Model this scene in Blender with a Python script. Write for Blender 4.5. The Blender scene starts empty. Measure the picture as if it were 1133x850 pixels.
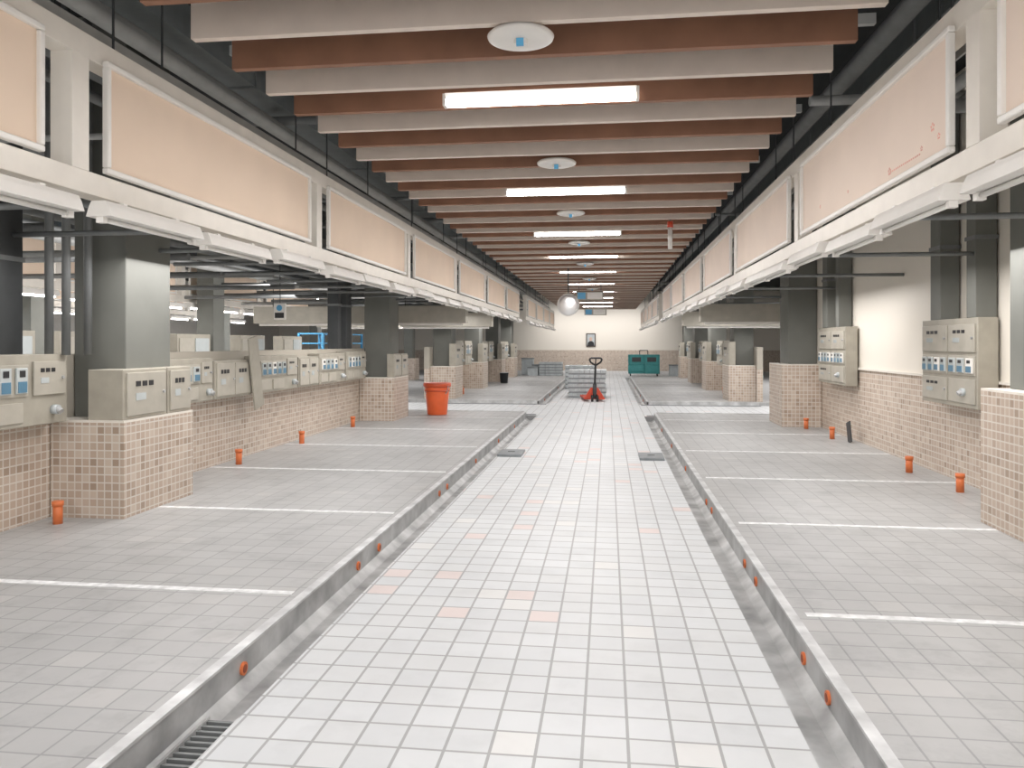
import bpy, math, random
from mathutils import Vector, Matrix
random.seed(7)
COL = bpy.context.scene.collection
try:
    bpy.context.scene.view_settings.view_transform = 'Standard'
    bpy.context.scene.view_settings.exposure = 0.24
except Exception:
    pass

# ---------------------------------------------------------------- materials
def _nt(name):
    m = bpy.data.materials.new(name); m.use_nodes = True
    nt = m.node_tree
    return m, nt, nt.nodes['Principled BSDF']

def simple(name, col, rough=0.5, metal=0.0, var=0.12, scale=6.0, emit=0.0, bump=0.0):
    m, nt, b = _nt(name)
    tc = nt.nodes.new('ShaderNodeTexCoord')
    n = nt.nodes.new('ShaderNodeTexNoise'); n.inputs['Scale'].default_value = scale; n.inputs['Detail'].default_value = 4
    nt.links.new(tc.outputs['Object'], n.inputs['Vector'])
    r = nt.nodes.new('ShaderNodeValToRGB')
    r.color_ramp.elements[0].position = 0.3; r.color_ramp.elements[1].position = 0.7
    r.color_ramp.elements[0].color = tuple(c*(1-var) for c in col)+(1,)
    r.color_ramp.elements[1].color = tuple(min(1, c*(1+var*0.5)) for c in col)+(1,)
    nt.links.new(n.outputs['Fac'], r.inputs['Fac'])
    nt.links.new(r.outputs['Color'], b.inputs['Base Color'])
    b.inputs['Roughness'].default_value = rough
    b.inputs['Metallic'].default_value = metal
    if emit:
        b.inputs['Emission Color'].default_value = tuple(col)+(1,)
        b.inputs['Emission Strength'].default_value = emit
    if bump:
        bp = nt.nodes.new('ShaderNodeBump'); bp.inputs['Strength'].default_value = bump; bp.inputs['Distance'].default_value = 0.01
        nt.links.new(n.outputs['Fac'], bp.inputs['Height']); nt.links.new(bp.outputs['Normal'], b.inputs['Normal'])
    return m

def tiles(name, su, sv, g, ramp, grout, mode='floor', rough=0.3, dirt=0.12, zsplit=None, upper=(.8,.75,.68), off=(0,0), dirtscale=0.6, stain=0.0):
    """square tile grid; g = grout half width as fraction; mode floor:(x,y) wall:(x+y,z)"""
    m, nt, b = _nt(name); N = nt.nodes.new; L = nt.links.new
    tc = N('ShaderNodeTexCoord'); sp = N('ShaderNodeSeparateXYZ'); L(tc.outputs['Object'], sp.inputs[0])
    cb = N('ShaderNodeCombineXYZ')
    def mth(op, a, bb=None, c=None):
        n = N('ShaderNodeMath'); n.operation = op
        for i, v in enumerate((a, bb, c)):
            if v is None: continue
            if isinstance(v, (int, float)): n.inputs[i].default_value = v
            else: L(v, n.inputs[i])
        return n.outputs[0]
    if mode == 'floor':
        u, v = sp.outputs[0], sp.outputs[1]
    else:
        u, v = mth('ADD', sp.outputs[0], sp.outputs[1]), sp.outputs[2]
    u = mth('DIVIDE', mth('ADD', u, off[0]+100.0), su); v = mth('DIVIDE', mth('ADD', v, off[1]+100.0), sv)
    fu, fv = mth('FLOOR', u), mth('FLOOR', v)
    L(fu, cb.inputs[0]); L(fv, cb.inputs[1])
    wn = N('ShaderNodeTexWhiteNoise'); wn.noise_dimensions = '3D'; L(cb.outputs[0], wn.inputs['Vector'])
    cr = N('ShaderNodeValToRGB'); cr.color_ramp.interpolation = 'CONSTANT'
    els = cr.color_ramp.elements
    els[0].position = 0; els[0].color = tuple(ramp[0][1])+(1,)
    els[1].position = ramp[1][0]; els[1].color = tuple(ramp[1][1])+(1,)
    for p, c in ramp[2:]:
        e = els.new(p); e.color = tuple(c)+(1,)
    L(wn.outputs['Value'], cr.inputs['Fac'])
    eu = mth('ABSOLUTE', mth('SUBTRACT', mth('FRACT', u), 0.5))
    ev = mth('ABSOLUTE', mth('SUBTRACT', mth('FRACT', v), 0.5))
    mask = mth('MAXIMUM', mth('GREATER_THAN', eu, 0.5-g), mth('GREATER_THAN', ev, 0.5-g*su/sv))
    mx = N('ShaderNodeMixRGB'); L(mask, mx.inputs[0]); L(cr.outputs[0], mx.inputs[1]); mx.inputs[2].default_value = tuple(grout)+(1,)
    out = mx.outputs[0]
    def dirtlayer(out, sc, amt, lo=.35, hi=.65, det=6):
        nz = N('ShaderNodeTexNoise'); nz.inputs['Scale'].default_value = sc; nz.inputs['Detail'].default_value = det; nz.inputs['Roughness'].default_value = .65
        L(tc.outputs['Object'], nz.inputs['Vector'])
        dr = N('ShaderNodeValToRGB'); dr.color_ramp.elements[0].position = lo; dr.color_ramp.elements[1].position = hi
        dr.color_ramp.elements[0].color = (1-amt,)*3+(1,); dr.color_ramp.elements[1].color = (1, 1, 1, 1)
        L(nz.outputs['Fac'], dr.inputs['Fac'])
        ml = N('ShaderNodeMixRGB'); ml.blend_type = 'MULTIPLY'; ml.inputs[0].default_value = 1
        L(out, ml.inputs[1]); L(dr.outputs[0], ml.inputs[2])
        return ml.outputs[0]
    out = dirtlayer(out, dirtscale, dirt)
    if stain: out = dirtlayer(out, 3.0, stain, .30, .5, 10)
    if zsplit is not None:
        s = mth('GREATER_THAN', sp.outputs[2], zsplit)
        m2 = N('ShaderNodeMixRGB'); L(s, m2.inputs[0]); L(out, m2.inputs[1]); m2.inputs[2].default_value = tuple(upper)+(1,)
        out = m2.outputs[0]
    L(out, b.inputs['Base Color'])
    b.inputs['Roughness'].default_value = rough
    bp = N('ShaderNodeBump'); bp.inputs['Strength'].default_value = 0.25; bp.inputs['Distance'].default_value = 0.003; bp.invert = True
    if zsplit is None:
        L(mask, bp.inputs['Height']); L(bp.outputs['Normal'], b.inputs['Normal'])
    return m

M = {}
M['tile_c'] = tiles('floor_tile_center', .18, .18, .036,
    [(0, (.60,.62,.63)), (.3, (.63,.65,.66)), (.6, (.615,.632,.637)), (.93, (.67,.675,.665)), (.975, (.67,.59,.57))], (.36,.365,.365), rough=.55, dirt=.1, stain=.07)
M['tile_s'] = tiles('floor_tile_side', .18, .18, .028,
    [(0, (.435,.437,.433)), (.35, (.455,.457,.452)), (.7, (.44,.442,.437)), (.96, (.48,.478,.468))], (.315,.317,.315), rough=.45, dirt=.16, stain=.18)
mosaic = [(0, (.515,.405,.32)), (.28, (.47,.365,.285)), (.45, (.56,.455,.365)), (.65, (.52,.415,.33)), (.82, (.60,.505,.415)), (.94, (.40,.305,.23))]
GR = (.68,.64,.58)
M['mosaic'] = tiles('wall_mosaic', .07, .07, .08, mosaic, GR, mode='wall', rough=.4, dirt=.1)
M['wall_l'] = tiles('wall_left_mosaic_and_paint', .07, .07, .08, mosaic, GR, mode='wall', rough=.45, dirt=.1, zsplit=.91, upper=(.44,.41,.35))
M['wall_r'] = tiles('wall_right_mosaic_and_paint', .07, .07, .08, mosaic, GR, mode='wall', rough=.5, dirt=.1, zsplit=1.2, upper=(.82,.775,.69))
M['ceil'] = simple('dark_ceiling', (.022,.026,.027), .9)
M['conc'] = simple('grey_concrete', (.45,.455,.45), .5, bump=.3, var=.45, scale=4)
M['steel'] = simple('galvanised_steel', (.46,.465,.465), .38, .2, var=.42, scale=4)
M['steel_lt'] = simple('steel_edge', (.62,.63,.63), .4, .2, var=.35, scale=5)
M['plate'] = simple('dark_steel_plate', (.26,.28,.29), .5, .3, var=.2, scale=8)
M['orange'] = simple('orange_pvc', (.72,.19,.06), .45)
M['orange_d'] = simple('orange_pvc_bore', (.30,.08,.04), .7)
M['beige_slat'] = simple('beige_painted_board', (.76,.67,.59), .6, var=.05)
M['brown_slat'] = simple('brown_wood_board', (.31,.155,.095), .6, var=.2, scale=3)
M['white'] = simple('white_enamel', (.82,.80,.76), .4, var=.04)
M['frame'] = simple('cream_painted_steel', (.77,.73,.66), .4, var=.05)
M['peach'] = simple('peach_board', (.83,.67,.53), .7, var=.04, scale=2)
M['peach2'] = simple('pale_pink_board', (.82,.69,.59), .7, var=.04, scale=2)
M['tube'] = simple('lit_tube', (1,.98,.96), .3, emit=16, var=0)
M['tube_off'] = simple('fluorescent_tube_unlit', (.85,.84,.80), .3, var=0)
M['col'] = simple('olive_grey_column_paint', (.17,.175,.157), .65, var=.12, scale=2)
M['dark'] = simple('dark_metal', (.06,.065,.068), .5, .2)
M['pipe'] = simple('grey_pipe', (.19,.20,.20), .5, .1)
M['pipe_lt'] = simple('light_grey_pipe', (.42,.43,.42), .5, .1)
M['duct'] = simple('duct_sheet', (.20,.22,.22), .5, .2)
M['cab'] = simple('beige_grey_cabinet_paint', (.385,.36,.30), .5, var=.12)
M['cab_d'] = simple('beige_door_paint', (.43,.405,.345), .45, var=.1)
M['glass'] = simple('window_glass', (.50,.54,.54), .12, var=.05)
M['blue'] = simple('blue_meter', (.10,.22,.32), .3)
M['black'] = simple('black_plastic', (.02,.02,.022), .5)
M['lineW'] = simple('white_line_paint', (.80,.81,.81), .6, var=.28, scale=14)
M['cream'] = simple('cream_wall', (.80,.77,.72), .6, var=.04)
M['red'] = simple('red_paint', (.60,.07,.03), .4)
M['bucket'] = simple('orange_bucket_plastic', (.85,.15,.045), .35, var=.08)
M['rim'] = simple('orange_bucket_rim', (.60,.09,.03), .35, var=.08)
M['teal'] = simple('teal_paint', (.05,.30,.30), .4)
M['grey_pl'] = simple('grey_plastic', (.48,.52,.53), .5, var=.15)
M['grey_pd'] = simple('grey_plastic_dark', (.28,.30,.31), .5, var=.15)
M['blue_p'] = simple('blue_paint', (.10,.42,.72), .4)
M['skin'] = simple('portrait_skin', (.6,.42,.33), .6)
M['mirror'] = simple('mirror_surface', (.9,.9,.9), .32, .85, var=0)
M['wood_frame'] = simple('dark_wood_frame', (.05,.03,.02), .4)
M['flower'] = simple('faded_red_print', (.80,.42,.34), .6)

# ---------------------------------------------------------------- mesh builder
class MB:
    def __init__(s): s.v = []; s.f = []
    def box(s, x0, x1, y0, y1, z0, z1):
        n = len(s.v)
        s.v += [(x0,y0,z0),(x1,y0,z0),(x1,y1,z0),(x0,y1,z0),(x0,y0,z1),(x1,y0,z1),(x1,y1,z1),(x0,y1,z1)]
        s.f += [tuple(n+i for i in q) for q in ((0,3,2,1),(4,5,6,7),(0,1,5,4),(1,2,6,5),(2,3,7,6),(3,0,4,7))]
        return s
    def cyl(s, p0, p1, r, n=14, r2=None, cap=True):
        p0 = Vector(p0); p1 = Vector(p1); r2 = r if r2 is None else r2
        d = (p1-p0).normalized(); a = d.orthogonal().normalized(); b = d.cross(a)
        k = len(s.v)
        for p, rr in ((p0, r), (p1, r2)):
            for i in range(n):
                t = 2*math.pi*i/n
                s.v.append(tuple(p+a*math.cos(t)*rr+b*math.sin(t)*rr))
        for i in range(n):
            j = (i+1) % n
            s.f.append((k+i, k+j, k+n+j, k+n+i))
        if cap:
            s.f.append(tuple(k+i for i in range(n-1, -1, -1))); s.f.append(tuple(k+n+i for i in range(n)))
        return s
    def lathe(s, prof, n=28, c=(0,0,0), axis='z'):
        k = len(s.v)
        for r, z in prof:
            for i in range(n):
                t = 2*math.pi*i/n
                p = (r*math.cos(t), r*math.sin(t), z)
                if axis == 'y': p = (p[0], -z, p[1])
                s.v.append((p[0]+c[0], p[1]+c[1], p[2]+c[2]))
        for q in range(len(prof)-1):
            for i in range(n):
                j = (i+1) % n
                s.f.append((k+q*n+i, k+q*n+j, k+(q+1)*n+j, k+(q+1)*n+i))
        return s
    def prism_y(s, pts, y0, y1):
        k = len(s.v); n = len(pts)
        for y in (y0, y1):
            for x, z in pts: s.v.append((x, y, z))
        for i in range(n):
            j = (i+1) % n; s.f.append((k+i, k+j, k+n+j, k+n+i))
        s.f.append(tuple(range(k+n-1, k-1, -1))); s.f.append(tuple(range(k+n, k+2*n)))
        return s
    def tube(s, pts, r, n=10):
        for a, b in zip(pts, pts[1:]): s.cyl(a, b, r, n)
        return s
    def obj(s, name, mat, parent=None, loc=(0,0,0), rot=(0,0,0), bevel=0, smooth=False):
        me = bpy.data.meshes.new(name); me.from_pydata(s.v, [], s.f); me.update()
        o = bpy.data.objects.new(name, me); COL.objects.link(o)
        me.materials.append(M[mat]); o.location = loc; o.rotation_euler = rot
        if parent: o.parent = parent
        if bevel:
            b = o.modifiers.new('bevel', 'BEVEL'); b.width = bevel; b.segments = 2; b.limit_method = 'ANGLE'
        if smooth:
            for p in me.polygons: p.use_smooth = len(p.vertices) == 4
        return o

def meta(o, label, cat, group=None, kind=None):
    o['label'] = label; o['category'] = cat
    if group: o['group'] = group
    if kind: o['kind'] = kind
    return o
def thing(name, label, cat, loc, rotz=0, group=None):
    e = bpy.data.objects.new(name, None); COL.objects.link(e); e.empty_display_size = .1
    e.location = loc; e.rotation_euler = (0, 0, rotz)
    return meta(e, label, cat, group)
def dup(o, loc=None, rotz=None, parent=None):
    n = o.copy(); COL.objects.link(n)
    if parent is not None: n.parent = parent
    if loc is not None: n.location = loc
    if rotz is not None: n.rotation_euler = (0, 0, rotz)
    for c in list(o.children): dup(c, parent=n)
    return n
def structure(o, label):
    o['kind'] = 'structure'; o['label'] = label; o['category'] = 'room'
    return o

CX = -0.5
# ---------------------------------------------------------------- shell
structure(MB().box(-1.56, .79, -4, 45, -.2, 0).obj('floor', 'tile_c'), 'pale square tiled central walkway floor')
structure(MB().box(-20, 10, -4, 45.2, -.35, -.2).obj('floor.001', 'conc'), 'concrete slab under the tiled floor')
def plat(x0, x1, y0, y1):
    structure(MB().box(x0, x1, y0, y1, -.2, .08).obj('floor', 'tile_s'), 'grey square tiled raised stall floor')
plat(-20, -1.85, -4, 17); plat(1.05, 10, -4, 17); plat(-20, -1.85, 20.3, 36); plat(1.05, 10, 20.3, 36)
for (a, b) in ((17, 20.3), (36, 45)):
    structure(MB().box(-20, -1.56, a, b, -.2, 0).obj('floor', 'tile_c'), 'pale tiled cross aisle floor')
    structure(MB().box(.79, 10, a, b, -.2, 0).obj('floor', 'tile_c'), 'pale tiled cross aisle floor')
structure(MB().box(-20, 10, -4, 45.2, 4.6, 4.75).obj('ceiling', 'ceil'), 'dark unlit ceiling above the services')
structure(MB().box(-20, 10, 45, 45.2, -.2, 4.6).obj('wall_back', 'wall_r'), 'cream end wall with tiled lower part')
structure(MB().box(-20.2, -20, -4, 45.2, -.2, 4.6).obj('wall_left', 'cream'), 'cream outer wall beyond the neighbouring aisle')
structure(MB().box(10, 10.2, -4, 45.2, -.2, 4.6).obj('wall_right', 'cream'), 'cream outer wall past the cross aisle')
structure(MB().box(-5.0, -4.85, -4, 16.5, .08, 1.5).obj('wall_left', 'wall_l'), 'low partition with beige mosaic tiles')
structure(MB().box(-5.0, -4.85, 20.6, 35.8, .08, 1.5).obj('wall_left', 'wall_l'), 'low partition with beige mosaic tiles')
structure(MB().box(3.85, 4.0, -4, 16.5, .08, 4.6).obj('wall_right', 'wall_r'), 'tall cream wall with mosaic tiled wainscot')
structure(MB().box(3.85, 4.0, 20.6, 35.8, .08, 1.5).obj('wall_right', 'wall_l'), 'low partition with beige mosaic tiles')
structure(MB().box(3.82, 3.85, -4, 16.5, 1.195, 1.225).obj('trim_1', 'frame'), 'tile ledge on the wainscot')
structure(MB().box(-4.85, -4.83, -4, 16.5, .9, .93).obj('trim_2', 'frame'), 'tile edge strip on partition')
for i, (x0, x1) in enumerate(((-4.8, -1.85), (1.05, 3.85))):
    structure(MB().box(x0, x1, 16.98, 17.04, .0, .09).obj('trim_%d' % (3+i), 'steel_lt'), 'steel edge of the raised floor')
    structure(MB().box(x0, x1, 20.26, 20.32, .0, .09).obj('trim_%d' % (5+i), 'steel_lt'), 'steel edge of the raised floor')
# cross drains at the cross aisle
for x0, x1 in ((-4.8, -1.6), (.85, 3.85)):
    for y in (17.08, 20.0):
        o = thing('cross_drain', 'dark slotted drain strip across the side aisle', 'drain', (x0, y, 0), group='cross aisle drains')
        MB().box(0, x1-x0, 0, .16, 0, .006).obj('drain_cover', 'plate', o)
        MB().box(0, x1-x0, .06, .10, .006, .009).obj('drain_slot', 'black', o)

# ---------------------------------------------------------------- drainage channels
def channel(side, y0, y1, outlets):
    xw = -1.80 if side < 0 else 1.00
    xi = -1.56 if side < 0 else .79
    root = thing('drainage_channel', 'long grey floor drainage channel with steel lip beside the walkway', 'drain', (xw, y0, -.11), group='floor drainage channels')
    L = y1-y0; s = -1 if side < 0 else 1
    a, b = sorted((s*.012, 0))
    MB().box(a, b, 0, L, 0, .18).obj('channel_wall', 'steel', root)
    a, b = sorted((s*.05, -s*.006))
    MB().box(a, b, 0, L, .18, .194).obj('steel_lip', 'steel_lt', root)
    a, b = sorted((0, xi-xw))
    MB().box(a, b, 0, L, -.05, 0).obj('channel_bed', 'conc', root)
    pts = [(0, 0), (-s*.06, 0), (0, .045)]
    MB().prism_y(pts, 0, L).obj('mortar_fillet', 'conc', root)
    for y in outlets:
        o = MB(); x = -s*.012
        n = 18
        o.cyl((0, y-y0, .095), (x, y-y0, .095), .032, n)
        po = o.obj('pipe_outlet', 'orange', root)
        MB().cyl((x*.9, y-y0, .095), (x-s*.002, y-y0, .095), .02, n).obj('pipe_bore', 'orange_d', po)
    return root
channel(-1, -4, 17, [1.9, 3.62, 5.39, 5.9, 8.1, 8.5, 10.4, 12.6, 14.8])
channel(1, -4, 17, [2.6, 3.65, 4.09, 5.37, 5.8, 7.6, 8.0, 10.1, 12.3, 14.5])
channel(-1, 20.3, 36, [22, 24, 28]); channel(1, 20.3, 36, [22, 24, 28])
for gx, gy in ((-1.645, 2.85), (.87, 2.78)):
    g = thing('drain_grate', 'dark steel slotted grate set in the channel', 'grate', (gx, gy, -.11), group='drain grates')
    MB().box(-.083, -.07, -.3, .3, .0, .09).obj('grate_frame', 'steel', g); MB().box(.058, .068, -.3, .3, 0, .09).obj('grate_frame', 'steel', g)
    b = MB()
    for i in range(14): b.box(-.07, .058, -.29+i*.043, -.275+i*.043, .05, .08)
    b.obj('grate_bars', 'pipe', g)
    MB().box(-.07, .058, -.3, .3, .002, .01).obj('grate_pit', 'black', g)
for x, y in ((-1.38, 11.0), (.60, 10.9)):
    o = thing('cover_plate', 'square dark grey steel cover plate on the tiled walkway', 'plate', (x, y, 0), group='steel cover plates')
    MB().box(-.17, .17, -.27, .27, 0, .035).obj('plate', 'plate', o, bevel=.004)
    MB().box(-.05, .05, -.012, .012, .035, .045).obj('handle', 'pipe', o)

for y in (2.26, 4.47, 6.69, 8.9, 11.1, 13.3, 15.5, 22.5, 24.7, 27, 29.5, 32):
    for x0, x1 in ((-4.84, -1.9), (1.1, 3.84)):
        if abs(y-6.69) < .1 or abs(y-15.5) < .9 or abs(y-21) < 1 or 24.5 < y < 36: x0, x1 = (-4.14, -1.9) if x0 < 0 else (1.1, 3.14)
        meta(MB().box(0, x1-x0, -.03, .03, 0, .003).obj('floor_line', 'lineW', loc=(x0, y, .08)),
             'thin white painted stall divider line on grey tiles', 'floor marking', 'stall divider lines')

# ---------------------------------------------------------------- slats
base = {}
for mname in ('beige_slat', 'brown_slat'):
    o = MB().box(-2.07, 2.07, -.03, .03, 0, .26).obj('ceiling_slat', mname, bevel=.003)
    base[mname] = o
first = {'beige_slat': True, 'brown_slat': True}
k = 0
y = 4.54-.53*8
while y < 43.5:
    mname = 'beige_slat' if k % 2 == 0 else 'brown_slat'
    if first[mname]: o = base[mname]; first[mname] = False
    else: o = dup(base[mname])
    o.location = (-.515, y, 3.5)
    meta(o, 'beige painted ceiling baffle board hanging crosswise' if k % 2 == 0 else 'brown ceiling baffle board hanging crosswise', 'ceiling board', 'hanging ceiling baffle boards')
    y += .53; k += 1
for x in (-2.2, -.5, 1.2):
    meta(MB().box(-.02, .02, 0, 43, 0, .04).obj('carrier_rail', 'pipe', loc=(x, .3, 3.76)), 'thin grey carrier rail above the ceiling boards', 'rail', 'baffle carrier rails')

# ---------------------------------------------------------------- ceiling tubes
def arealight(name, loc, rot, sx, sy, e, col=(1, .965, .955)):
    l = bpy.data.lights.new(name, 'AREA'); l.shape = 'RECTANGLE'; l.size = sx; l.size_y = sy; l.energy = e; l.color = col
    o = bpy.data.objects.new(name, l); COL.objects.link(o); o.location = loc; o.rotation_euler = rot
    return o
ly = [-1.5, 2.2, 6.02, 9.75, 13.5, 17.0, 20.6, 24.7, 28.5, 32.3, 36, 40]
proto = None
for y in ly:
    if proto is None:
        r = thing('fluorescent_ceiling_light', 'long white fluorescent batten glowing between the ceiling boards', 'ceiling light', (-.53, y, 3.52), group='lit ceiling battens')
        MB().prism_y([(-.06, .06), (.06, .06), (.035, .02), (-.035, .02)], -.75, .75).obj('lamp_housing', 'white', r)
        for c in r.children: c.rotation_euler = (0, 0, math.pi/2)
        MB().box(-.74, .74, -.045, .045, -.03, .018).obj('lamp_tube', 'tube', r, bevel=.012)
        MB().box(-.77, -.745, -.05, .05, -.032, .06).obj('end_cap', 'white', r)
        MB().box(.745, .77, -.05, .05, -.032, .06).obj('end_cap', 'white', r)
        proto = r
    else:
        dup(proto, loc=(-.53, y, 3.52))
    arealight('lamp_and_fill_light', (-.53, y, 3.47), (0, 0, 0), 1.45, .12, 52 if y < 23 else 40)
proto = None
for y in (4.68, 8.0, 11.1, 14.4, 18.2, 22.4, 26.5, 30.5):
    if proto is None:
        r = thing('round_ceiling_fixture', 'white round ceiling disc with small blue centre sensor', 'ceiling fixture', (-.53, y, 3.46), group='round ceiling discs')
        MB().lathe([(.001, .0), (.06, 0), (.17, -.004), (.2, .006), (.205, .02), (.19, .035), (.001, .035)], 40).obj('disc', 'white', r, smooth=True)
        MB().cyl((0, 0, -.03), (0, 0, .0), .045, 20).obj('sensor', 'white', r)
        MB().box(-.022, .022, -.05, -.03, -.05, -.005).obj('sensor_cover', 'blue_p', r)
        proto = r
    else: dup(proto, loc=(-.53, y, 3.46))

# ---------------------------------------------------------------- fascia frames
LP = {}
def lamp(x, y, face, lit=False, dz=0):
    if (face, lit) in LP:
        dup(LP[(face, lit)], loc=(x, y, 2.43-dz)); return
    r = thing('fluorescent_batten', 'white fluorescent batten with deep reflector under the hanging gantry', 'light fixture', (x, y, 2.43-dz), group='battens under the hanging gantries')
    MB().prism_y([(-.045, 0), (.045, 0), (.06, -.03), (.08, -.09), (-.08, -.09), (-.06, -.03)], 0, 1.02).obj('reflector', 'white', r, bevel=.004)
    MB().cyl((0, .05, -.105), (0, .97, -.105), .014, 12).obj('tube', 'tube' if lit else 'tube_off', r, smooth=True)
    MB().box(-.022, .022, .01, .05, -.125, -.085).obj('tube_socket', 'white', r)
    MB().box(-.022, .022, .97, 1.01, -.125, -.085).obj('tube_socket', 'white', r)
    MB().box(-.02, .02, .2, .24, 0, .018).obj('mounting_bracket', 'white', r)
    MB().box(-.02, .02, .76, .8, 0, .018).obj('mounting_bracket', 'white', r)
    LP[(face, lit)] = r
def frame(x, face, starts, plen=3.1, mat='peach', lbl='peach', lit=False):
    y0 = starts[0]-.45; y1 = starts[-1]+plen+.25
    r = thing('overhead_gantry', 'long cream steel gantry hung above the stalls', 'gantry', (x, y0, 2.43), group='hanging steel gantries')
    t = -face*.13; a, b = sorted((0, t)); L = y1-y0
    MB().box(a, b, 0, L, .79, .93).obj('upper_rail', 'frame', r, bevel=.004)
    MB().box(a, b, 0, L, 0.02, .15).obj('lower_rail', 'frame', r, bevel=.004)
    for s in starts+[starts[-1]+plen+.43]:
        yc = s-.18-y0
        if yc > L: yc = L-.07
        MB().box(a, b, yc-.07, yc+.07, .15, .79).obj('post', 'frame', r)
    for s in starts:
        MB().cyl((t/2, s+.2-y0, .93), (t/2, s+.2-y0, 2.17), .008, 6).obj('hanger_rod', 'dark', r)
    for i, s in enumerate(starts):
        p = thing('sign_panel', 'blank %s sign board with cream rim in the hanging gantry' % lbl, 'sign', (x+face*.001, s, 2.59), group='blank sign boards')
        q = [0, face*.04]; a2, b2 = min(q), max(q)
        bb = MB(); bb.box(a2, b2, 0, plen, 0, .035); bb.box(a2, b2, 0, plen, .625, .66); bb.box(a2, b2, 0, .035, .035, .625); bb.box(a2, b2, plen-.035, plen, .035, .625)
        bb.obj('panel_rim', 'white', p, bevel=.008)
        q = [0, face*.015]
        MB().box(min(q), max(q), .035, plen-.035, .035, .625).obj('board', mat, p)
        for j in range(3):
            lamp(x+face*(.05, .01, .035)[j], s-.1+j*1.19, face, lit, dz=(.0, .015, .025)[(i+j) % 3])
    return r
stA = [.55, 4.15, 7.74, 11.33, 14.92, 18.51, 22.1]
stB = [28, 31.6, 35.2, 38.8]
frame(-2.93, 1, stA); frame(-2.93, 1, stB)
stR = [s+.08 for s in stA]
frame(1.79, -1, stR, mat='peach2', lbl='pale pink'); frame(1.79, -1, stB, mat='peach2', lbl='pale pink')
frame(-8.6, 1, stA[1:], lit=True)
frame(-12.6, 1, stA, lit=True)
fl = [o for o in bpy.data.objects if o.name.startswith('sign_panel') and abs(o.location.x-1.79) < .01 and abs(o.location.y-4.23) < .05][0]
fl['label'] = 'pale pink sign board with faded red flower print'
def flower(yy, zz, r):
    b = MB()
    for i in range(5):
        t = 2*math.pi*i/5+.3
        b.cyl((-.014, yy+math.cos(t)*r*.6, zz+math.sin(t)*r*.6), (-.017, yy+math.cos(t)*r*.6, zz+math.sin(t)*r*.6), r*.26, 8)
    b.obj('flower_print', 'flower', fl)
for yy, zz, r in ((.25, .2, .03), (.17, .13, .022), (.4, .12, .018), (.9, .1, .03), (1.75, .14, .015), (2.5, .16, .018)): flower(yy, zz, r)
b = MB()
for i in range(16):
    b.box(-.017, -.014, .42+i*.03, .435+i*.03, .088, .098)
b.obj('dotted_print', 'flower', fl)

for x0, x1 in ((-8, -3.1), (1.95, 3.85+2)):
    for y in (16.6, 20.4):
        o = thing('cross_beam', 'beige boxed beam with batten spanning across the side aisle', 'beam', (x0, y, 2.05), group='beige cross beams')
        MB().box(0, x1-x0, 0, .35, 0, .38).obj('beam_body', 'cab_d', o, bevel=.01)
        MB().box(.1, x1-x0-.1, .1, .2, -.05, 0).obj('cable_trunking', 'white', o)
        for xx in (.4, x1-x0-1.4): MB().cyl((xx, .17, .38), (xx, .17, 2.55), .01, 6).obj('hanger_rod', 'dark', o)

# ---------------------------------------------------------------- columns on tiled piers
def pillar(side, y0, y1, ztop):
    s = -1 if side < 0 else 1
    xf = CX+s*3.65; xb = CX+s*4.34
    r = thing('tiled_pillar', 'olive grey column standing on a mosaic tiled base', 'pillar', (xf, y0, .08), group='columns on tiled bases')
    a, b = sorted((0, xb-xf)); L = y1-y0
    MB().box(a, b, 0, L, 0, ztop-.08).obj('tiled_base', 'mosaic', r)
    MB().box(a, b, 0, L, ztop-.08, ztop-.06).obj('base_cap', 'frame', r)
    q = sorted((s*.18, s*.69))
    MB().box(q[0], q[1], .3, L-.1, ztop-.06, 4.5).obj('column_shaft', 'col', r, bevel=.01)
    return r
pillar(-1, 6.17, 7.28, .91); pillar(-1, 14.6, 15.7, .91)
pillar(1, 5.85, 6.98, 1.2); pillar(1, 14.5, 15.6, 1.2)
for yy in (20.7, 25.4, 30.0, 34.2):
    pillar(-1, yy, yy+1.1, .95); pillar(1, yy, yy+1.1, 1.0)

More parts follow.
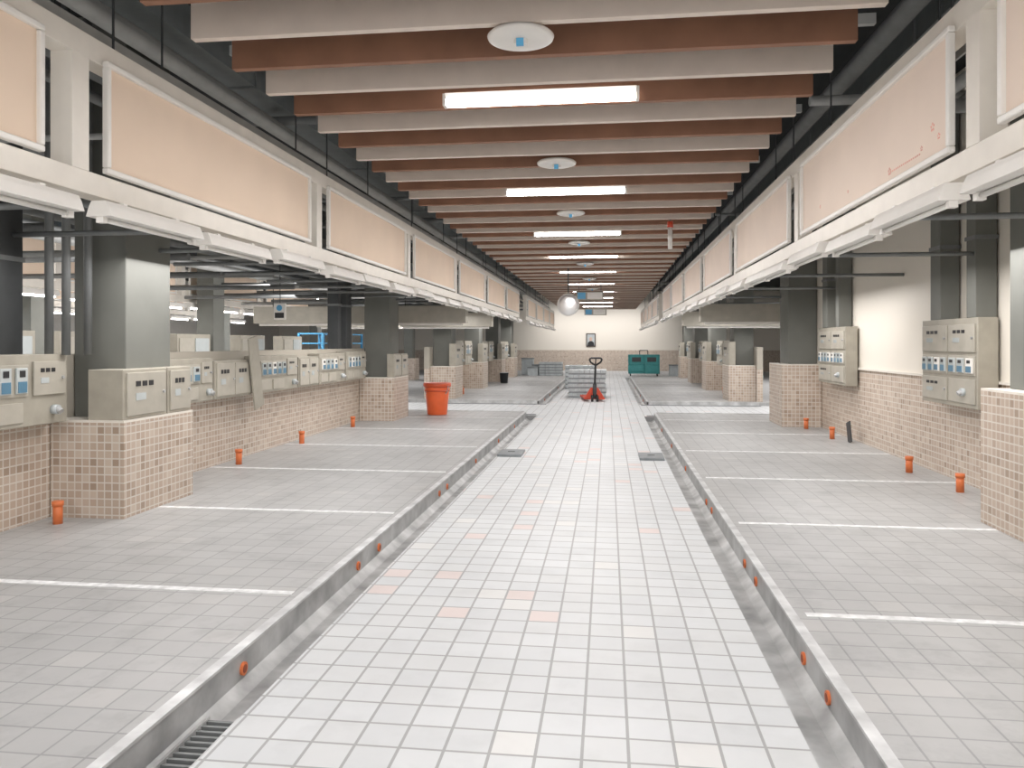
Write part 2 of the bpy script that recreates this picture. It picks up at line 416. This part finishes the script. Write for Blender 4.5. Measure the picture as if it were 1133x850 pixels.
# ---------------------------------------------------------------- meter cabinets
def cabinet(loc, rotz, w, h, d, cells, label):
    r = thing('meter_cabinet', label, 'electrical cabinet', loc, rotz, group='electrical meter cabinets')
    MB().box(0, w, -d, 0, 0, h).obj('cabinet_body', 'cab', r, bevel=.006)
    for (x0, x1, z0, z1, ty) in cells:
        if ty == 'door':
            dr = MB().box(x0, x1, -d-.018, -d, z0, z1).obj('cabinet_door', 'cab_d', r, bevel=.004)
            n = 3; ww = (x1-x0)*.5; xs = x0+(x1-x0)*.2
            for i in range(n):
                MB().box(xs+i*ww/n, xs+(i+.7)*ww/n, -d-.022, -d-.017, z0+(z1-z0)*.68, z0+(z1-z0)*.8).obj('breaker_window', 'black', dr)
            MB().box(xs, xs+ww*.5, -d-.022, -d-.017, z0+(z1-z0)*.35, z0+(z1-z0)*.52).obj('label_plate', 'glass', dr)
            MB().cyl((x1-.04, -d-.035, (z0+z1)/2), (x1-.04, -d-.016, (z0+z1)/2), .014, 10).obj('door_knob', 'steel', dr)
        elif ty == 'meters':
            MB().box(x0, x1, -d-.012, -d, z0, z1).obj('meter_window_frame', 'cab_d', r, bevel=.003)
            n = max(2, int((x1-x0)/.15))
            for i in range(n):
                cx = x0+(i+.5)*(x1-x0)/n; hw = (x1-x0)/n*.34
                mt = MB().box(cx-hw, cx+hw, -d-.03, -d-.01, z0+.025, z1-.025).obj('meter', 'white' if (i*7+int(w*10)) % 3 == 0 else 'glass', r, bevel=.004)
                MB().box(cx-hw*.8, cx+hw*.8, -d-.034, -d-.029, z0+.035, z0+(z1-z0)*.48).obj('meter_dial', 'blue', mt)
                MB().box(cx-hw*.5, cx+hw*.5, -d-.034, -d-.029, z0+(z1-z0)*.62, z1-.045).obj('meter_display', 'black', mt)
        elif ty == 'socket':
            cx = (x0+x1)/2; cz = (z0+z1)/2
            MB().cyl((cx, -d-.05, cz), (cx, -d, cz), .04, 16).obj('socket_outlet', 'grey_pl', r, smooth=True)
            MB().cyl((cx, -d-.075, cz-.02), (cx, -d-.04, cz), .028, 12).obj('socket_cap', 'steel', r)
        elif ty == 'plain':
            MB().box(x0, x1, -d-.014, -d, z0, z1).obj('cover_plate', 'cab_d', r, bevel=.004)
    return r
RL, RR = math.pi/2, -math.pi/2
lab1 = 'beige metal electrical cabinet with small doors on the tiled base'
lab2 = 'beige meter cabinet with row of blue meters above mosaic tiles'
lab3 = 'tall beige meter cabinet mounted on the cream wall'
XW = -4.85
two = lambda w, h: [(.03, w-.03, .03, h-.03, 'door')]
def mrow(w, h):
    return [(.05, w*.66, h*.42, h*.86, 'meters'), (w*.7, w-.04, h*.42, h*.9, 'door'), (.05, w*.3, h*.06, h*.34, 'plain'), (w*.34, w*.62, h*.06, h*.34, 'plain'), (w*.8, w*.95, h*.1, h*.3, 'socket')]
cabinet((XW, 4.75, .93), RL, 1.35, .58, .22, mrow(1.35, .58), lab2)
cabinet((XW, 3.1, .93), RL, 1.35, .58, .22, mrow(1.35, .58), lab2)
cabinet((-4.5, 6.19, .93), RL, .66, .44, .33, [(.04, .62, .03, .41, 'door')], lab1)
cabinet((-4.5, 6.87, .93), RL, .41, .44, .33, [(.03, .38, .03, .41, 'door')], lab1)
for (yy, w, h, kind) in ((7.7, .9, .5, 'm'), (8.65, .95, .46, 'd'), (9.8, 1.3, .5, 'm'), (11.15, .8, .46, 'd'), (12.0, 1.2, .5, 'm'), (13.3, 1.1, .52, 'm')):
    c = mrow(w, h) if kind == 'm' else [(.03, w/2-.01, .03, h-.03, 'door'), (w/2+.01, w-.03, .03, h-.03, 'door')]
    cabinet((XW, yy, .93), RL, w, h, .2, c, lab2 if kind == 'm' else 'beige twin door electrical cabinet above mosaic tiles')
cabinet((-4.3, 14.65, .93), RL, .5, .46, .14, two(.5, .46), lab1)
cabinet((-4.3, 15.18, .93), RL, .5, .46, .14, two(.5, .46), lab1)
for s in (-1, 1):
    for y in (22.0, 23.5, 26.8, 28.3, 31.4, 32.7):
        xx = -4.85 if s < 0 else 3.85
        yy = y if s < 0 else y+1.2
        cabinet((xx, yy, .93), RL if s < 0 else RR, 1.2, .75, .45, mrow(1.2, .75), lab2)
    for y in (20.75, 25.45, 30.05, 34.25):
        xx = -4.33 if s < 0 else 3.33
        cabinet((xx, y if s < 0 else y+1.0, .97 if s < 0 else 1.02), RL if s < 0 else RR, 1.0, .62, .16, two(1.0, .62), lab1)
def tall(w, h):
    return [(.04, w*.5, h*.62, h*.93, 'door'), (w*.53, w-.04, h*.62, h*.93, 'door'), (.04, w*.5, h*.36, h*.58, 'meters'), (w*.53, w-.04, h*.36, h*.58, 'meters'),
            (.04, w*.5, h*.05, h*.32, 'door'), (w*.53, w-.04, h*.05, h*.32, 'plain'), (w*.72, w*.88, h*.1, h*.25, 'socket')]
cabinet((3.82, 9.45, .94), RR, 1.35, .92, .19, tall(1.35, .92), lab3)
cabinet((3.82, 13.9, .94), RR, 1.5, .92, .18, tall(1.5, .92), lab3)
cabinet((3.82, 4.7, 1.24), RR, 1.3, .7, .2, mrow(1.3, .7), lab3)

o = MB().box(-.13, .13, -.01, .01, 0, .95).obj('leaning_board', 'cab', loc=(-4.6, 9.72, .75), rot=(math.radians(0), math.radians(-12), math.radians(90)))
meta(o, 'thin beige board leaning against the cabinets', 'board')
o = MB().box(-.08, .08, -.01, .01, 0, .32).obj('leaning_board', 'dark', loc=(3.68, 12.3, .08), rot=(0, math.radians(18), math.radians(90)))
meta(o, 'small dark plate leaning by the tiled wall', 'board')

def vduct(x, y, w, d, z0, z1, mat='col'):
    r = thing('cable_duct', 'vertical olive grey cable duct rising to the ceiling', 'duct', (x, y, z0), group='vertical cable ducts')
    MB().box(-d/2, d/2, -w/2, w/2, 0, z1-z0).obj('duct_body', mat, r, bevel=.006)
    n = int((z1-z0)/.8)
    for i in range(1, n+1): MB().box(-d/2-.012, d/2+.012, -w/2-.012, w/2+.012, i*.8-.02, i*.8+.02).obj('duct_clamp', 'pipe', r)
vduct(3.73, 9.1, .26, .2, 1.86, 4.4); vduct(3.73, 8.25, .2, .2, 1.86, 4.4); vduct(3.73, 13.5, .28, .2, 1.86, 4.4); vduct(3.73, 12.8, .16, .2, 1.86, 4.4)
vduct(-4.95, 5.2, .22, .2, 1.5, 4.4, 'dark'); vduct(-4.98, 5.75, .3, .2, 1.5, 4.4, 'dark'); vduct(-4.95, 14.0, .3, .2, 1.5, 4.4, 'dark'); vduct(-4.95, 13.5, .16, .2, 1.5, 4.4, 'dark')
for (x, y) in ((-4.68, 5.95), (-4.6, 6.05), (-4.58, 6.3)):
    meta(MB().cyl((0, 0, 0), (0, 0, 3.1), .035, 12).obj('vertical_pipe', 'pipe', loc=(x, y, 1.5), smooth=True), 'dark grey vertical conduit beside the column', 'pipe', 'vertical conduits')

for x, t in ((-4.6, 5.95), (-4.6, 9.15), (-4.6, 11.15), (-4.6, 13.5), (3.57, 8.35), (3.52, 9.55), (3.54, 12.75), (3.5, 14.2), (-4.6, 24), (3.5, 24), (3.3, 22.3), (-4.3, 22.6), (-4.6, 3.9)):
    r = thing('pipe_stub', 'orange plastic pipe stub standing up from the floor', 'pipe', (x, t, .08), group='orange pipe stubs')
    MB().cyl((0, 0, 0), (0, 0, .17), .038, 18).obj('pipe', 'orange', r, smooth=True)
    MB().cyl((0, 0, .15), (0, 0, .19), .045, 18).obj('pipe_cap', 'orange', r, smooth=True)

# ---------------------------------------------------------------- overhead services
def hpipe(p0, p1, r, mat, nm='overhead_pipe'):
    p0 = Vector(p0); p1 = Vector(p1)
    o = MB().cyl((0, 0, 0), p1-p0, r, 12).obj(nm, mat, loc=p0, smooth=True)
    meta(o, 'grey service pipe under the dark ceiling', 'pipe', 'overhead service pipes')
for x, z, r, mat in ((-3.3, 3.75, .05, 'pipe_lt'), (-3.6, 3.95, .08, 'pipe_lt'), (-3.95, 3.5, .04, 'pipe'), (-4.2, 3.85, .08, 'pipe'), (-5.3, 3.12, .06, 'pipe_lt'), (-6.2, 3.1, .05, 'pipe_lt'), (-7, 3.4, .09, 'pipe'),
                     (-2.75, 4.2, .06, 'pipe_lt'), (2.4, 3.8, .05, 'pipe_lt'), (2.45, 4.35, .09, 'pipe'), (2.9, 3.6, .04, 'pipe'), (3.15, 3.95, .06, 'pipe_lt'), (1.75, 4.25, .05, 'pipe_lt'), (-5.9, 2.98, .06, 'pipe'), (-7.4, 3.03, .07, 'pipe_lt'), (-6.9, 3.05, .04, 'pipe'),
                     (-9.8, 3.45, .06, 'pipe_lt'), (-10.8, 3.5, .05, 'pipe_lt')):
    hpipe((x, -3.8, z), (x, 42, z), r, mat)
for i in range(16):
    y = .8+i*2.4+random.uniform(-.2, .2)
    for (a, b) in ((-8, -3.2), (2.05, 3.8)):
        z = random.choice((3.22, 3.28, 4.08))
        hpipe((a, y, z), (b, y, z), random.choice((.025, .035, .05)), random.choice(('pipe', 'pipe_lt')))
for i in range(30):
    y = 4.05+i*.8
    z = (2.66, 2.52, 2.84)[i % 3]
    hpipe((-8.4, y, z), (-5.1, y, z), (.045, .035, .03)[i % 3], ('pipe_lt', 'pipe', 'pipe', 'pipe')[i % 4])
for i in range(14):
    y = 3.4+i*1.2
    if not 16 < y < 17: hpipe((-4.9, y, 2.5), (-3.06, y, 2.5), .022, 'pipe')
    if i % 2 == 0: hpipe((1.93, y, 2.5), (3.84, y, 2.5), .022, 'pipe')
# steel cross members in the dark void beside the boards
for i in range(18):
    y = 1.6+i*2.2
    for x0, x1 in ((-3.1, -2.62), (1.6, 1.98)):
        meta(MB().box(0, x1-x0, 0, .05, 0, .08).obj('steel_bracket', 'pipe_lt', loc=(x0, y, 3.98)), 'short grey steel bracket beside the ceiling boards', 'bracket', 'steel ceiling brackets')
for x, w, z in ((-3.75, .5, 4.05), (-6.0, .6, 3.55), (2.9, .3, 4.2)):
    r = thing('air_duct', 'dark sheet metal air duct under the ceiling', 'duct', (x, -3.5, z+.12), group='overhead air ducts')
    MB().box(-w/2, w/2, 0, 44, 0, .28).obj('duct_body', 'duct', r)
    for i in range(1, 12): MB().box(-w/2-.02, w/2+.02, i*3.6, i*3.6+.04, -.02, .30).obj('duct_flange', 'pipe', r)
for x in (-3.2, 2.1, -5.25):
    r = thing('cable_tray', 'grey ladder cable tray hung under the ceiling', 'cable tray', (x, -3, 3.42), group='ladder cable trays')
    MB().box(-.13, -.115, 0, 44, 0, .08).obj('tray_side', 'pipe_lt', r); MB().box(.115, .13, 0, 44, 0, .08).obj('tray_side', 'pipe_lt', r)
    for i in range(60): MB().box(-.115, .115, i*.72, i*.72+.03, .01, .03).obj('tray_rung', 'pipe_lt', r)
    for i in range(18): MB().cyl((0, 1+i*2.4, .05), (0, 1+i*2.4, 1.18), .008, 6).obj('hanger_rod', 'dark', r)

# ---------------------------------------------------------------- neighbouring aisle
for x in (-8.2, -12.3):
    for y in (6.3, 14.8, 23, 31):
        r = thing('aisle_column', 'olive grey square column in the neighbouring aisle', 'pillar', (x, y, .08), group='neighbouring aisle columns')
        MB().box(-.3, .3, 0, .7, 0, .9).obj('tiled_base', 'mosaic', r)
        MB().box(-.2, .16, .1, .55, .9, 4.5).obj('column_shaft', 'col', r)
for (y, w) in ((4, 2.5), (8, 3), (12.5, 2), (16, 2.4)):
    r = thing('stall_counter', 'pale tiled stall counter in the neighbouring aisle', 'counter', (-10.2, y, .08), group='neighbouring aisle counters')
    MB().box(-.4, .4, 0, w, 0, .8).obj('counter_body', 'mosaic', r)
    MB().box(-.45, .45, -.04, w+.04, .8, .86).obj('counter_top', 'white', r)
for y in (7.1, 8.7, 10.4, 12, 13.5, 16, 18.2):
    r = thing('meter_cabinet', 'beige grey meter cabinet across the neighbouring stall', 'electrical cabinet', (-8.25, y, .98), RL, 'electrical meter cabinets')
    MB().box(0, 1.2, -.25, 0, 0, .8).obj('cabinet_body', 'cab', r, bevel=.006)
    MB().box(.05, .55, -.27, -.25, .08, .72).obj('cabinet_door', 'cab_d', r, bevel=.004)
    MB().box(.62, 1.12, -.27, -.25, .3, .72).obj('meter_window_frame', 'glass', r)
    MB().box(.1, 1.1, -.2, -.02, -.9, 0).obj('cabinet_stand', 'mosaic', r)
for x, y in ((-9.6, 24.0), (-9.6, 26.2), (-14.5, 12.5), (-14.5, 16)):
    r = thing('blue_rack', 'blue metal rack with shelves and panels', 'rack', (x, y, .08), group='blue metal racks')
    for dx in (-.4, .4):
        for dy in (0, 1.8): MB().box(dx-.03, dx+.03, dy-.03, dy+.03, 0, 1.85).obj('rack_post', 'blue_p', r)
    for z in (.5, 1.1, 1.5, 1.82): MB().box(-.42, .42, 0, 1.8, z, z+.04).obj('shelf', 'blue_p', r)
for x in (-10.4, -14.4):
    for y in (5, 10, 15, 20, 26, 33):
        r = thing('fluorescent_ceiling_light', 'lit white batten over the neighbouring aisle', 'ceiling light', (x, y, 3.2), group='neighbouring aisle battens')
        MB().box(-.06, .06, -.75, .75, .03, .08).obj('lamp_housing', 'white', r)
        MB().cyl((0, -.73, .0), (0, .73, .0), .03, 12).obj('lamp_tube', 'tube', r)
r = thing('hanging_sign', 'small white sign box with blue symbol and dark lower band', 'sign', (-5.52, 12.45, 2.0), group='hanging signs')
MB().box(-.1, .1, -.03, .03, 0, .28).obj('sign_box', 'white', r, bevel=.005)
MB().box(-.08, .08, -.034, -.03, .03, .12).obj('sign_band', 'black', r)
MB().cyl((0, -.031, .2), (0, -.036, .2), .05, 20).obj('sign_symbol', 'blue_p', r)
MB().cyl((0, 0, .28), (0, 0, 2.6), .008, 6).obj('sign_rod', 'dark', r)

# ---------------------------------------------------------------- objects
r = thing('bucket', 'large orange plastic bucket with rim on the grey tiles', 'bucket', (-3.62, 16.1, .08))
MB().lathe([(.001, 0), (.2, 0), (.21, .02), (.265, .6), (.262, .66), (.2, .03), (.001, .03)], 36).obj('bucket_body', 'bucket', r, smooth=True)
MB().lathe([(.262, .59), (.29, .59), (.298, .62), (.298, .665), (.28, .68), (.255, .665)], 36).obj('bucket_rim', 'rim', r, smooth=True)
MB().lathe([(.258, .5), (.272, .5), (.275, .53), (.258, .53)], 36).obj('bucket_band', 'rim', r, smooth=True)
pts = [(.28*math.cos(t), .28*math.sin(t)*.35-.2, .62-.26*math.sin(t)) for t in [math.pi*i/12 for i in range(13)]]
MB().tube(pts, .008).obj('bucket_handle', 'steel', r)

pr = thing('pallet', 'pale grey slatted pallet in a stack on the walkway', 'pallet', (-.62, 23.1, 0), group='stacked grey pallets')
b = MB()
for i in range(7): b.box(-.55+i*.16, -.55+i*.16+.148, -.5, .5, .05, .134)
b.obj('pallet_deck', 'grey_pl', pr)
for yy in (-.48, -.06, .36): MB().box(-.53, .54, yy, yy+.12, 0, .05).obj('pallet_skid', 'grey_pd', pr)
for i in range(1, 6): dup(pr, loc=(-.62+random.uniform(-.04, .04), 23.1+random.uniform(-.02, .02), i*.136), rotz=random.uniform(-.03, .03))
for i in range(6): dup(pr, loc=(-.95, 27.5, i*.136), rotz=0)
for i in range(5): dup(pr, loc=(-2.75, 37.5, i*.136), rotz=0)
# spare cartons at the far end
for x, y, wd, ht in ((-3.6, 37.2, .5, .4), (-3.4, 38.3, .7, .5), (3.3, 38.5, .6, .5), (-4.1, 39.5, .6, .8)):
    r = thing('storage_crate', 'grey storage crate with dark lid on the far floor', 'crate', (x, y, 0), group='far storage crates')
    MB().box(-wd/2, wd/2, -.25, .25, 0, ht).obj('crate_body', 'grey_pl', r, bevel=.02)
    MB().box(-wd/2-.02, wd/2+.02, -.27, .27, ht, ht+.05).obj('crate_lid', 'grey_pd', r, bevel=.01)

r = thing('pallet_jack', 'red hand pallet jack with black loop handle', 'pallet jack', (-.36, 21.2, 0), rotz=math.radians(8))
MB().box(-.27, -.11, .1, 1.25, .05, .11).obj('fork', 'red', r, bevel=.01)
MB().box(.11, .27, .1, 1.25, .05, .11).obj('fork', 'red', r, bevel=.01)
b = MB()
b.v += [(-.3, .02, .06), (.3, .02, .06), (.3, .14, .06), (-.3, .14, .06), (-.1, .02, .38), (.1, .02, .38), (.1, .12, .38), (-.1, .12, .38)]
b.f += [(0,3,2,1),(4,5,6,7),(0,1,5,4),(1,2,6,5),(2,3,7,6),(3,0,4,7)]
b.obj('front_frame', 'red', r, bevel=.01)
MB().cyl((0, -.03, .1), (0, -.03, .5), .055, 16).obj('hydraulic_pump', 'dark', r, smooth=True)
MB().cyl((-.1, -.03, .09), (-.04, -.03, .09), .09, 20).obj('wheel', 'black', r, smooth=True)
MB().cyl((.04, -.03, .09), (.1, -.03, .09), .09, 20).obj('wheel', 'black', r, smooth=True)
MB().cyl((-.19, 1.1, .045), (-.14, 1.1, .045), .04, 14).obj('load_roller', 'black', r); MB().cyl((.14, 1.1, .045), (.19, 1.1, .045), .04, 14).obj('load_roller', 'black', r)
MB().cyl((0, -.05, .45), (0, -.2, 1.02), .028, 12).obj('tow_bar', 'black', r, smooth=True)
MB().tube([(0, -.2, 1.0), (-.13, -.23, 1.08), (-.17, -.25, 1.16), (-.13, -.265, 1.2), (.13, -.265, 1.2), (.17, -.25, 1.16), (.13, -.23, 1.08), (0, -.2, 1.0)], .025).obj('handle_loop', 'black', r)
MB().tube([(0, -.2, 1.02), (0, -.265, 1.2)], .018).obj('release_lever', 'black', r)

r = thing('storage_trolley', 'bulky teal metal trolley with dark bins on castors', 'trolley', (1.75, 38.2, 0))
b = MB()
for xx in (-.75, -.02, .7):
    for yy in (-.35, .3): b.box(xx, xx+.05, yy, yy+.05, .12, 1.05)
b.box(-.75, .75, -.35, .35, .12, .2); b.box(-.75, .75, -.35, .35, .55, .62); b.box(-.75, .75, -.35, .35, 1.0, 1.05)
b.obj('trolley_frame', 'teal', r)
for xx in (-.7, .03):
    MB().box(xx, xx+.67, -.34, .29, .62, 1.0).obj('upper_bin', 'teal', r, bevel=.02)
    MB().box(xx, xx+.67, -.33, .28, .2, .55).obj('lower_bin', 'teal', r, bevel=.02)
    MB().box(xx+.12, xx+.55, -.36, -.34, .7, .92).obj('bin_window', 'dark', r)
for xx in (-.65, .65):
    for yy in (-.28, .28): MB().cyl((xx-.02, yy, .06), (xx+.02, yy, .06), .06, 14).obj('castor', 'black', r)
MB().tube([(-.2, 0, 1.05), (-.2, 0, 1.25), (.2, 0, 1.25), (.2, 0, 1.05)], .02).obj('handle', 'black', r)

r = thing('waste_bin', 'small black bin on the grey tiles', 'bin', (-3.95, 29.2, .08))
MB().lathe([(.001, 0), (.14, 0), (.17, .36), (.18, .36), (.18, .39), (.16, .39), (.13, .02), (.001, .02)], 24).obj('bin_body', 'dark', r, smooth=True)
MB().lathe([(.001, .41), (.13, .405), (.182, .39)], 24).obj('bin_lid', 'grey_pd', r, smooth=True)

r = thing('convex_mirror', 'round convex safety mirror hanging from the ceiling', 'mirror', (-1.0, 19.6, 2.58))
pf = [(.27*math.sin(a), .07*math.cos(a)) for a in [math.pi/2*i/8 for i in range(9)]]; pf[0] = (.001, .07)
MB().lathe(pf, 32, axis='y').obj('mirror_face', 'mirror', r, smooth=True)
MB().cyl((0, .0, 0), (0, .03, 0), .27, 32).obj('mirror_back', 'white', r)
MB().lathe([(.26, -.02), (.285, -.01), (.285, .02), (.265, .02)], 32, axis='y').obj('mirror_rim', 'white', r, smooth=True)
MB().cyl((0, .03, .1), (0, .03, 1.0), .015, 8).obj('mirror_rod', 'dark', r)
r = thing('emergency_lamp', 'white tubular emergency lamp with red top hung from ceiling', 'lamp', (.95, 12.0, 3.05))
MB().cyl((0, 0, 0), (0, 0, .33), .035, 16).obj('lamp_body', 'white', r, smooth=True)
MB().cyl((0, 0, .33), (0, 0, .42), .045, 16).obj('lamp_cap', 'red', r, smooth=True)
MB().cyl((0, 0, .42), (0, 0, 1.55), .008, 6).obj('lamp_rod', 'dark', r)
for (x, y, z, w) in ((-.55, 24, 2.95, .85), (-.5, 31.5, 2.75, .9)):
    r = thing('hanging_sign', 'white and blue hanging sign box over the walkway', 'sign', (x, y, z), group='hanging signs')
    MB().box(-w/2, w/2, -.04, .04, 0, .26).obj('sign_box', 'cab_d', r, bevel=.01)
    MB().box(-w*.1, w*.45, -.045, -.04, .03, .23).obj('sign_face', 'white', r)
    MB().box(-w*.45, -w*.16, -.045, -.04, .03, .23).obj('sign_symbol', 'blue_p', r)
    for xx in (-w*.4, w*.4): MB().cyl((xx, 0, .26), (xx, 0, 1.6), .008, 6).obj('sign_rod', 'dark', r)
r = thing('framed_portrait', 'framed portrait of a person in dark suit on end wall', 'picture', (-.98, 44.98, 1.4))
b = MB(); b.box(-.27, -.22, -.04, 0, 0, .78); b.box(.22, .27, -.04, 0, 0, .78); b.box(-.22, .22, -.04, 0, 0, .05); b.box(-.22, .22, -.04, 0, .73, .78)
b.obj('picture_frame', 'wood_frame', r)
MB().box(-.22, .22, -.02, -.005, .05, .73).obj('picture_sheet', 'grey_pl', r)
b = MB(); b.v += [(-.2, -.022, .05), (.2, -.022, .05), (.17, -.022, .25), (.06, -.022, .33), (-.06, -.022, .33), (-.17, -.022, .25)]; b.f.append((0, 1, 2, 3, 4, 5))
b.obj('painted_suit', 'black', r)
b = MB(); b.v += [(.085*math.cos(t), -.024, .45+.115*math.sin(t)) for t in [2*math.pi*i/20 for i in range(20)]]; b.f.append(tuple(range(20)))
b.obj('painted_face', 'skin', r)

# ---------------------------------------------------------------- side light
for x in (-3.9, 2.9):
    for y in (2, 7, 12, 18.6, 25, 33):
        arealight('lamp_and_fill_light', (x, y, 2.38), (0, 0, 0), .8, 3.0, 46 if y < 14 else 36)  # added fill over the stall bays, not tied to any fixture
for y in (4, 9, 14, 20, 28): arealight('lamp_and_fill_light', (-6.0, y, 2.45), (0, math.radians(45), 0), 1.2, 3, 65)  # added fill tilted towards the neighbouring gantry, no lamp here
for x in (-10.4, -14.4):
    for y in (4, 10, 16, 23, 33): arealight('lamp_and_fill_light', (x, y, 3.1), (0, 0, 0), 1, 3, 120)
arealight('lamp_and_fill_light', (7, 18.6, 3), (0, 0, 0), 3, 3, 200)  # area light past the right wall, no fixture modelled
arealight('lamp_and_fill_light', (7, 28, 3), (0, 0, 0), 3, 8, 260)  # area light behind the far right partition, no fixture modelled
arealight('lamp_and_fill_light', (-.5, 43.2, 3.3), (math.radians(25), 0, 0), 7, 1.5, 110)  # added fill to brighten the end wall, no lamp here
# added upward fill brightening the ceiling void, in place of batten spill
for y in (3, 9, 16, 24, 33):
    arealight('lamp_and_fill_light', (-.53, y, 3.85), (math.radians(180), 0, 0), 2.5, 5, 40)

w = bpy.data.worlds.new('world'); bpy.context.scene.world = w; w.use_nodes = True
bg = w.node_tree.nodes['Background']; bg.inputs[0].default_value = (1, .98, .97, 1); bg.inputs[1].default_value = 1.4

cam = bpy.data.cameras.new('camera'); co = bpy.data.objects.new('camera', cam); COL.objects.link(co)
cam.sensor_width = 36; cam.lens = 27.0; cam.shift_y = -45/1133; cam.clip_end = 200
co.location = (0, 0, 1.6); co.rotation_euler = (math.radians(90), 0, math.radians(7.11))
bpy.context.scene.camera = co
